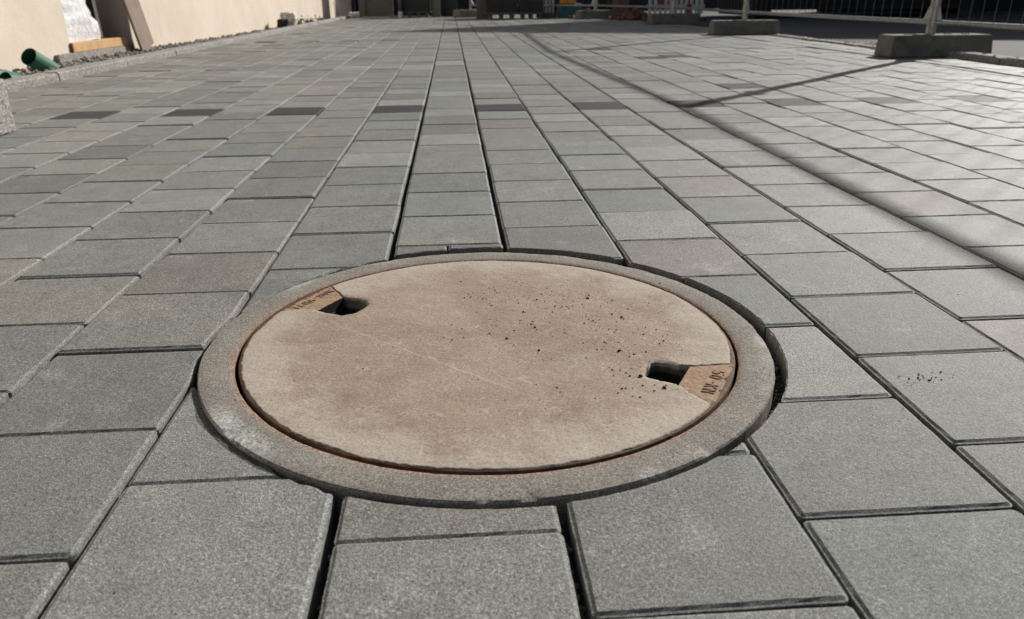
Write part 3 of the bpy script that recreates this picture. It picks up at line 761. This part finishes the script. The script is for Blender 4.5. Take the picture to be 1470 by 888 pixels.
o = mb.build('wrapped_stack', M['film'], smooth=True); o.location = local_to_world(-.24, .24, .115); o.rotation_euler = (0, 0, bld.rotation_euler.z)
tag(o, 'stack wrapped in crumpled white plastic film in the left doorway', 'wrapped stack')

# green drain pipes
M['pipe'] = simple('green_plastic_pipe', (.018, .10, .058), (.03, .155, .09), 9, .6, .1, 60)
def pipe(a, b, r, label):
    a, b = Vector(a), Vector(b); d = (b-a).normalized()
    e = empty('drain_pipe', a); mb = MB()
    mb.tube([(0, 0, 0), b-a], r, 32, cap=False); mb.tube([b-a, (0, 0, 0)], r-.004, 32, cap=False)
    n = 32; mb.f += [(k, (k+1) % n, 3*n+(k+1) % n, 3*n+k) for k in range(0)]
    mb.build('tube', M['pipe'], e, smooth=True)
    MB().tube([d*-.002, d*.03], r+.0015, 32, cap=False).build('end_bead', M['pipe'], e, smooth=True)
    return tag(e, label, 'pipe', 'green drain pipes behind the kerb')
pipe((-2.815, 5.58, .085), (-2.735, 5.86, -.085), .057, 'open green plastic drain pipe lying highest behind the kerb')
pipe((-2.60, 4.84, .006), (-2.52, 5.15, -.06), .042, 'smaller green drain pipe sunk behind the kerb at the left edge')
pipe((-2.80, 5.02, .022), (-2.74, 5.32, -.06), .05, 'short green pipe end in the shade against the wall foot')

# rough granite block at the left edge
mb = MB(); n = 14
def rough_block(mb, sx, sy, sz, n, amp, seed):
    for (ax, sg) in ((0, 1), (0, -1), (1, 1), (1, -1), (2, 1), (2, -1)):
        b0 = len(mb.v)
        for i in range(n+1):
            for j in range(n+1):
                u, v = 2*i/n-1, 2*j/n-1; q = [0, 0, 0]; q[ax] = sg; q[(ax+1) % 3] = u; q[(ax+2) % 3] = v
                w = Vector((q[0]*sx, q[1]*sy, q[2]*sz)); nn_ = Vector(q).normalized()
                f = mnoise.noise(w*22+Vector((seed, 0, 0)))*amp+mnoise.noise(w*60)*amp*.5
                edge_ = max(0, sorted(abs(t_) for t_ in q)[1]-.86)*.06
                mb.v.append(tuple(w+nn_*(f-edge_)))
        for i in range(n):
            for j in range(n):
                q = b0+i*(n+1)+j; fc = (q, q+n+1, q+n+2, q+1); mb.f.append(fc if sg > 0 else fc[::-1])
rough_block(mb, .17, .15, .095, 22, .007, 3)
o = mb.build('granite_block', M['granite']); o.location = (-1.735, 2.775, .093); o.rotation_euler = (0, 0, R(6))
tag(o, 'rough grey granite block standing on the pavers at the left edge', 'stone block')
mb = MB(); mb.tube([(0, 0, 0), (0, .02, .012), (-.02, .05, .03), (-.05, .07, .03)], .014, 10)
o = mb.build('rubber_offcut', M['black'], smooth=True); o.location = (-1.70, 2.84, .193); tag(o, 'black rubber offcut lying on top of the granite block', 'offcut')

# small things along the wall foot
M['bag'] = simple('white_bag', (.62, .60, .54), (.74, .72, .66), 20, .7, .6, 60, .01)
M['leaf'] = simple('dark_leaf', (.025, .04, .018), (.05, .07, .03), 30, .7, .2)
mb = MB(); rough_block(mb, .10, .09, .10, 12, .03, 9)
o = mb.build('crumpled_bag', M['bag'], smooth=True); o.location = (-2.44, 12.55, .11); tag(o, 'crumpled white bag at the foot of the beige wall', 'bag')
mb = MB(); rough_block(mb, .075, .06, .055, 10, .02, 19)
o = mb.build('black_sack', M['black'], smooth=True); o.location = (-2.47, 12.27, .07); tag(o, 'small black sack in front of the crumpled white bag', 'sack')
def weed(x, y, label):
    e = empty('weed', (x, y, -.01)); st = MB(); lf = MB()
    for k in range(16):
        a = rnd.uniform(0, 6.28); l = rnd.uniform(.08, .17); e_ = Vector((math.cos(a)*l*.7, math.sin(a)*l*.7, l*rnd.uniform(.5, .9)))
        st.tube([(0, 0, 0), e_*.6, e_], .002, 4)
        for q in range(9):
            p_ = e_*rnd.uniform(.3, 1)+Vector([rnd.gauss(0, .014) for _ in range(3)]); d1 = Vector([rnd.gauss(0, 1) for _ in range(3)]).normalized()*.016; d2 = Vector([rnd.gauss(0, 1) for _ in range(3)]).normalized()*.011
            lf.add([p_-d1, p_+d2, p_+d1, p_-d2], [(0, 1, 2, 3)])
    st.build('stem', M['leaf'], e); lf.build('leaves', M['leaf'], e)
    return tag(e, label, 'weed', 'weeds along the wall foot')
weed(-2.44, 13.2, 'low dark weed at the wall foot, nearest to the white bag')
weed(-2.42, 14.1, 'low dark weed at the wall foot, middle one of three')
weed(-2.37, 15.1, 'low dark weed at the wall foot, farthest from the white bag')
mb = MB()
for k in range(5): rough_block(mb, .05, .04, .03, 5, .015, 30+k); 
o = None
for k, (x, y) in enumerate(((-2.13, 17.95), (-2.02, 18.0))):
    mb = MB(); rough_block(mb, .07, .06, .055, 9, .02, 40+k); o = mb.build('white_bundle', M['bag'], smooth=True); o.location = (x, y, .05)
    tag(o, ('crumpled white bundle below the white window post', 'crumpled white bundle at the far end of the kerb')[k], 'bundle', 'white bundles at the far wall end')

# ------------------------------------------------------------------ right side: kerb, dirt strip, fence
rk = tag(empty('kerb', (0, 0, 0)), kind='structure'); y = .2; ki = 0
while y < 9.4:
    ln = .95; mb = MB(); rough_block(mb, .065, ln/2-.004, .07, 14, .006, 60+ki)
    o = mb.build('kerbstone', M['granite_dark'] if y > 5.7 else M['granite'], rk); o.location = (3.60, y+ln/2, -.028 if y < 5.7 else -.06); y += ln; ki += 1
M['mud'] = simple('brown_dirt', (.10, .08, .055), (.19, .155, .11), 14, .95, .8, 120, .006)
tag(sheet('dirt_strip', 3.49, 3.78, -1.2, 19.2, -.036, M['mud']), kind='structure')
mb = MB()
for _ in range(900):
    y = rnd.uniform(2.5, 14); x = rnd.uniform(3.44, 4.3)
    mb.rock((x, y, (.004 if x < 3.5 else -.036) if not 3.53 < x < 3.67 else (.045 if y < 5.6 else .012)), rnd.uniform(.002, .009))
tag(mb.build('dirt_crumbs', M['mud']), 'brown dirt and small stones along the right paving edge', 'dirt', kind='stuff')

def galv():
    t = NT('galvanised_steel'); p = t.pos(); a = t.noise(p, 26, 4, .6)
    return t.fin(t.mix(t.rng(a, .3, .7), (.27, .275, .275), (.42, .42, .41)), t.rng(t.noise(p, 50, 3), .3, .7, .35, .6), t.bump(t.noise(p, 150, 3), .2, .002), metal=.75)
M['galv'] = galv()
M['wire'] = simple('dull_zinc_wire', (.12, .12, .12), (.2, .2, .195), 20, .6, .1, metal=.5)
def foot_material():
    t = NT('mossy_fence_foot_concrete'); p = t.pos()
    base = t.mix(t.rng(t.noise(p, 7, 5, .65), .3, .7), (.13, .125, .10), (.24, .23, .195))
    base = t.mix(t.rng(t.noise(p, 5, 4, .6, .5), .52, .7, 0, .8), base, (.075, .08, .03))
    base = t.mix(t.rng(t.noise(p, 60, 4, .7), .55, .75, 0, .4), base, (.34, .32, .28))
    return t.fin(base, .92, t.bump(t.noise(p, 120, 4, .7), .7, .004))
M['foot'] = foot_material()
FEET = [(3.42, -1.2), (3.43, 2.22), (3.45, 5.62), (3.30, 8.98), (3.38, 12.25), (2.70, 15.15), (.40, 17.25)]
foot_lab = ['concrete fence foot hidden behind the camera', 'concrete fence foot just outside the right edge', 'large mossy concrete fence foot at the right edge of the paving',
            'smaller looking concrete fence foot, second from the right', 'shaded concrete fence foot under the striped barrier', 'far shaded concrete fence foot at the corner of the fence', 'farthest concrete fence foot by the grey pillar']
for k, (x, y) in enumerate(FEET):
    if k == 0: continue
    L_, W_, H_ = .74, .235, .15
    prof = []; mb = MB()
    # tapered long block with sloped ends and two post sockets on top
    for (z, ix) in ((0, 0), (.012, -.003), (H_-.014, .008), (H_, .020)):
        for sx, sy in ((-1, -1), (1, -1), (1, 1), (-1, 1)): prof.append((sx*(L_/2-ix), sy*(W_/2-ix*.7), z))
    fs = [(l*4+i, l*4+(i+1) % 4, l*4+4+(i+1) % 4, l*4+4+i) for l in range(3) for i in range(4)]+[(12, 13, 14, 15), (3, 2, 1, 0)]
    mb.add(prof, fs)
    e = empty('concrete_ballast', (x+(.04 if k == 2 else 0), y, .002), (0, 0, R([0, 3, -2, -5, 4, 20, 40][k])))
    mb.build('block', M['foot'], e, bevel=.006)
    for sx in (-.2, .09, .22): MB().tube([(sx, 0, H_-.002), (sx, 0, H_+.004)], .027, 16).build('socket_rim', M['foot'], e)
    tag(e, foot_lab[k], 'fence foot', 'concrete feet of the site fence')
panel_lab = ['', 'wire mesh fence panel nearest the camera, mostly outside the frame', 'wire mesh fence panel between the two nearest visible feet', 'wire mesh fence panel behind the second foot from the right', 'shaded wire mesh fence panel beside the striped barrier', 'far wire mesh fence panel crossing in front of the dark building']
for k in range(0, 6):
    A, B = Vector((*FEET[k], 0)), Vector((*FEET[k+1], 0)); d = (B-A).normalized(); ln = (B-A).length-.048; A = A+d*.024
    e = empty('mesh_fence', A, (0, 0, math.atan2(d.y, d.x)))      # local x along the panel
    zt, zb, z0 = 2.0, .235, .02
    for px in (0, ln): 
        MB().tube([(px, 0, z0+.03), (px, 0, zt)], .021, 14).build('post', M['galv'], e, smooth=False)
    MB().tube([(0, 0, zb), (ln, 0, zb)], .0165, 12).build('bottom_rail', M['galv'], e)
    MB().tube([(-.005, 0, zt), (ln+.005, 0, zt)], .0185, 12).build('top_rail', M['galv'], e)
    w = MB(); nx = int(ln/.125)
    for i in range(1, nx): w.bar((ln*i/nx, 0, zb), (ln*i/nx, 0, zt), .0027)
    for z in (.62, 1.05, 1.5, 1.85): w.bar((0, .004, z), (ln, .004, z), .003)
    w.build('wire_mesh', M['wire'], e)
    for px, sg in ((0, 1), (ln, -1)):
        gs = MB(); t_ = .003
        pts = [(px+sg*.018, zb-.01), (px+sg*.085, zb-.01), (px+sg*.085, zb+.02), (px+sg*.026, zb+.125), (px+sg*.018, zb+.125)]
        vs = [(x, -t_, z) for x, z in pts]+[(x, t_, z) for x, z in pts]; n = len(pts)
        gs.add(vs, [tuple(range(n)), tuple(range(2*n-1, n-1, -1))]+[(i, n+i, n+(i+1) % n, (i+1) % n) for i in range(n)]); gs.build('gusset_plate', M['galv'], e)
    if k < 5:
        MB().box((ln+.024, 0, 1.62), (.15, .05, .035)).build('clamp', M['galv'], e, bevel=.006)
    tag(e, panel_lab[k] or 'wire mesh fence panel beside and behind the camera', 'fence panel', 'wire mesh panels of the site fence')

# ------------------------------------------------------------------ background
def block_building(name, pts, h, label, mat, bays):
    e = empty(name, (*pts[0], 0)); o0 = Vector((*pts[0], 0)); mb = MB(); n = len(pts)
    vs = [Vector((*p_, -.1))-o0 for p_ in pts]+[Vector((*p_, h))-o0 for p_ in pts]
    mb.add(vs, [(i, (i+1) % n, n+(i+1) % n, n+i) for i in range(n)]+[tuple(range(n, 2*n))]); mb.build('wall', mat, e)
    rf = MB(); c = sum((Vector((*p_, 0)) for p_ in pts), Vector())/n-o0
    vs = [c+(v-c)*1.01 for v in [Vector((*p_, 0))-o0 for p_ in pts]]
    rf.add([v+Vector((0, 0, h+.003)) for v in vs]+[v+Vector((0, 0, h+.2)) for v in vs], [(i, (i+1) % n, n+(i+1) % n, n+i) for i in range(n)]+[tuple(range(n, 2*n)), tuple(range(n-1, -1, -1))]); rf.build('roof_edge', M['grey'], e)
    a, b = Vector((*pts[0], 0))-o0, Vector((*pts[1], 0))-o0; d = (b-a).normalized(); nr = Vector((d.y, -d.x, 0)); rot = Matrix((d, -nr, Vector((0, 0, 1)))).transposed()
    for s_, w_, z0, z1, kind in bays:
        q = MB().box(a+d*s_+nr*.02+Vector((0, 0, (z0+z1)/2)), (w_, .05, z1-z0), rot).build(kind, M['charcoal'] if kind != 'window' else M['glass'], e)
        fr_ = MB()
        for sx in (-1, 1): fr_.box(a+d*(s_+sx*w_/2)+nr*.03+Vector((0, 0, (z0+z1)/2)), (.07, .08, z1-z0+.07), rot)
        fr_.box(a+d*s_+nr*.03+Vector((0, 0, z1)), (w_-.075, .08, .07), rot); fr_.build('frame', M['grey'], q)
    return tag(e, label, 'building')
M['glass'] = simple('dark_window_glass', (.02, .022, .024), (.03, .032, .034), 2, .08, .02)
bays = []
for i in range(9): bays.append((1.6+i*2.7, 2.2, 0, 2.2, 'garage_door'))
for fl in (3.2, 5.6):
    for i in range(9): bays.append((1.6+i*2.7, 1.2, fl, fl+1.3, 'window'))
block_building('building', [(-14, 27.9), (10.5, 27.9), (10.5, 36), (-14, 36)], 8.0, 'dark building with a row of garage doors across the far end', M['charcoal'], bays)
bays = [(1.5+i*2.6, 1.9, .4 if i % 2 else 0, 2.2, 'window' if i % 2 else 'garage_door') for i in range(9)]+[(1.5+i*2.6, 1.2, fl, fl+1.3, 'window') for fl in (3.2, 5.6) for i in range(9)]
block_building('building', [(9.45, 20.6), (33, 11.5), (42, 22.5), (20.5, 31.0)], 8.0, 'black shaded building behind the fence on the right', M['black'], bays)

M['teal'] = simple('teal_tarpaulin', (.03, .10, .11), (.05, .15, .16), 8, .6, .4)
M['orange'] = simple('orange_plastic', (.62, .24, .02), (.72, .30, .03), 8, .45, .1)
M['brick'] = simple('brick_rubble', (.14, .07, .05), (.24, .14, .10), 20, .9, .5)
M['red'] = simple('red_reflective', (.42, .03, .03), (.5, .04, .04), 10, .5, .1)
M['white'] = simple('white_reflective', (.62, .60, .58), (.72, .70, .68), 10, .5, .1)
M['pink'] = simple('pale_clay_crate', (.30, .19, .15), (.40, .27, .21), 15, .8, .2)
M['plastic_dark'] = simple('dark_mesh_crate', (.03, .03, .033), (.05, .05, .052), 12, .6, .2)
M['pallet'] = simple('grey_pallet_wood', (.13, .115, .09), (.2, .18, .15), 16, .85, .4)
def panel(name, x, y, w, h, th, mat, label, cat, group=None, z0=0.0):
    o_ = MB().box((0, 0, h/2), (w, th, h)).build(name, mat, bevel=.006); o_.location = (x, y, z0); return tag(o_, label, cat, group)
g = empty('sheet_gate', (-1.60, 17.9, 0)); MB().box((0, 0, .95), (.62, .035, 1.84)).build('leaf', M['grey'], g); MB().box((-.21, -.025, .95), (.03, .015, 1.8)).build('seam', M['dark_panel'], g)
fr_ = MB(); [fr_.box((sx*.34, 0, .95), (.05, .05, 1.9)) for sx in (-1, 1)]; fr_.build('gate_frame', M['grey'], g); tag(g, 'plain grey sheet gate at the far end of the beige wall', 'gate')
e = empty('marker_post', (-1.05, 17.35, 0)); MB().tube([(0, 0, .12), (0, 0, 1.2)], .045, 14).build('shaft', M['grey'], e, True); MB().tube([(0, 0, 0), (0, 0, .125)], .05, 14).build('white_base', M['white'], e); tag(e, 'grey post with a bright white base at the far end', 'post')
# mesh boxes on pallets
def pallet_box(x, y, w, label, mat, h=.75):
    e = empty('pallet_box', (x, y, 0))
    for sx in (-.34, 0, .34): MB().box((sx*w, 0, .05), (.1*w, .5, .08)).build('pallet_runner', M['pallet'], e)
    MB().box((0, 0, .103), (w, .55, .022)).build('pallet_deck', M['pallet'], e)
    MB().box((0, 0, .115+h/2), (w*.96, .52, h), jit=.006).build('load', mat, e, bevel=.012)
    st = MB()
    for i in range(7): st.box((-w*.46+w*.92*i/6, -.268, .115+h/2), (.016, .012, h))
    for i in range(5): st.box((0, -.276, .14+h*i/4.2), (w*.95, .008, .014))
    st.build('mesh_bars', M['charcoal'], e)
    return tag(e, label, 'pallet box', 'dark mesh boxes on pallets')
pallet_box(-.69, 17.75, .56, 'dark mesh box on a pallet between white-based post and grey pillar', M['plastic_dark'], .6)
pallet_box(.98, 15.95, .62, 'dark mesh box on a pallet right of the wide grey pillar', M['plastic_dark'], .5)
pallet_box(1.55, 15.85, .46, 'dark mesh box on a pallet carrying the clay-coloured crate', M['plastic_dark'], .22)
panel('grey_pillar', -.30, 17.6, .18, 1.2, .14, M['grey'], 'slim grey pillar at the far end, left of the far fence', 'pillar', 'grey pillars at the far end')
panel('grey_pillar', .64, 16.3, .26, .7, .18, M['grey'], 'wide grey pillar at the far end, right of the far fence', 'pillar', 'grey pillars at the far end')
panel('dark_board', -.02, 17.9, .34, 1.6, .03, M['charcoal'], 'dark board standing right of the slim grey pillar', 'board')
e = empty('clay_crate', (1.50, 15.8, .34))
for sx in (-.14, 0, .14): MB().box((sx, -.1, .1), (.03, .012, .2)).build('slat', M['pink'], e)
for z in (.03, .11, .19): MB().box((0, -.112, z), (.36, .012, .035)).build('slat', M['pink'], e)
MB().box((0, 0, .1), (.35, .18, .19)).build('crate_body', M['pink'], e); tag(e, 'clay-coloured slatted crate on a dark pallet box', 'crate')
e = empty('slat_stack', (1.90, 15.9, 0))
for i in range(4): MB().box((-.1+i*.065, 0, .55), (.03, .03, .9)).build('slat', M['white'], e)
MB().box((0, .03, .12), (.34, .05, .06)).build('cross_rail', M['pallet'], e); MB().box((0, .06, .05), (.34, .2, .1)).build('base', M['pallet'], e); tag(e, 'upright pale slats standing left of the orange box', 'slats')
o = MB(); rough_block(o, .22, .17, .13, 12, .02, 77); o = o.build('tarpaulin_bundle', M['teal'], smooth=True); o.location = (2.32, 15.9, .13); tag(o, 'teal tarpaulin bundle under the orange box', 'tarpaulin')
e = empty('orange_box', (2.28, 15.9, .262)); MB().box((0, 0, .12), (.28, .22, .24)).build('body', M['orange'], e, bevel=.015); MB().box((0, 0, .255), (.30, .24, .03)).build('lid', M['orange'], e, bevel=.008); tag(e, 'bright orange plastic box on the teal bundle', 'box')
for k, (x, y, n) in enumerate(((2.62, 15.6, 70), (3.28, 14.3, 60))):
    mb = MB()
    for _ in range(n):
        a, q = rnd.uniform(0, 6.28), abs(rnd.gauss(0, .17)); mb.box((x+q*math.cos(a)*1.3, y+q*math.sin(a)*.7, .03+max(0, .16-q*.6)*rnd.random()), (.12, .06, .05), Matrix.Rotation(rnd.uniform(0, 3), 3, 'Z') @ Matrix.Rotation(rnd.uniform(-.5, .5), 3, 'X'), .008)
    tag(mb.build('rubble_heap', M['brick']), ('heap of brown brick rubble beside the orange box', 'heap of brown brick rubble behind the fence corner')[k], 'rubble', 'rubble heaps', 'stuff')
panel('rust_board', 3.12, 14.9, .30, .9, .04, M['brick'], 'rust-brown board standing behind the fence corner', 'board')
weed(3.35, 14.75, 'yellow-green weed in front of the rust-brown board')
# red and white barrier
e = empty('barrier', (3.68, 13.2, 0), (0, 0, R(8)))
for i in range(11):
    MB().box((-.45+i*.09, 0, .58), (.05, .022, .92)).build('slat', M['white'], e)
for z in (.24, .66, .98): MB().box((0, .02, z), (1.02, .018, .05)).build('cross_rail', M['white'], e)
for sx, z in ((-.26, .34), (.22, .20)): MB().box((sx, -.018, z), (.085, .012, .14)).build('red_panel', M['red'], e)
for sx in (-.44, .44): MB().box((sx, .045, .5), (.04, .03, 1.0)).build('leg', M['galv'], e); MB().box((sx, .045, .03), (.06, .5, .05)).build('skid', M['plastic_dark'], e)
tag(e, 'white slatted site barrier with red panels behind the fence', 'barrier')
# added dark container, placed to shade the ground behind the fence
e = empty('shade_container', (8.3, 17.0, 0)); MB().box((0, 0, 1.36), (4.6, 2.4, 2.5)).build('body', M['black'], e)
for i in range(19): MB().box((-2.16+i*.24, -1.215, 1.36), (.12, .03, 2.3)).build('rib', M['black'], e)
for sx in (-2.1, 2.1): MB().box((sx, 0, .055), (.3, 2.3, .11)).build('skid', M['charcoal'], e)
tag(e, 'added black ribbed container that shades the ground behind the fence', 'container')
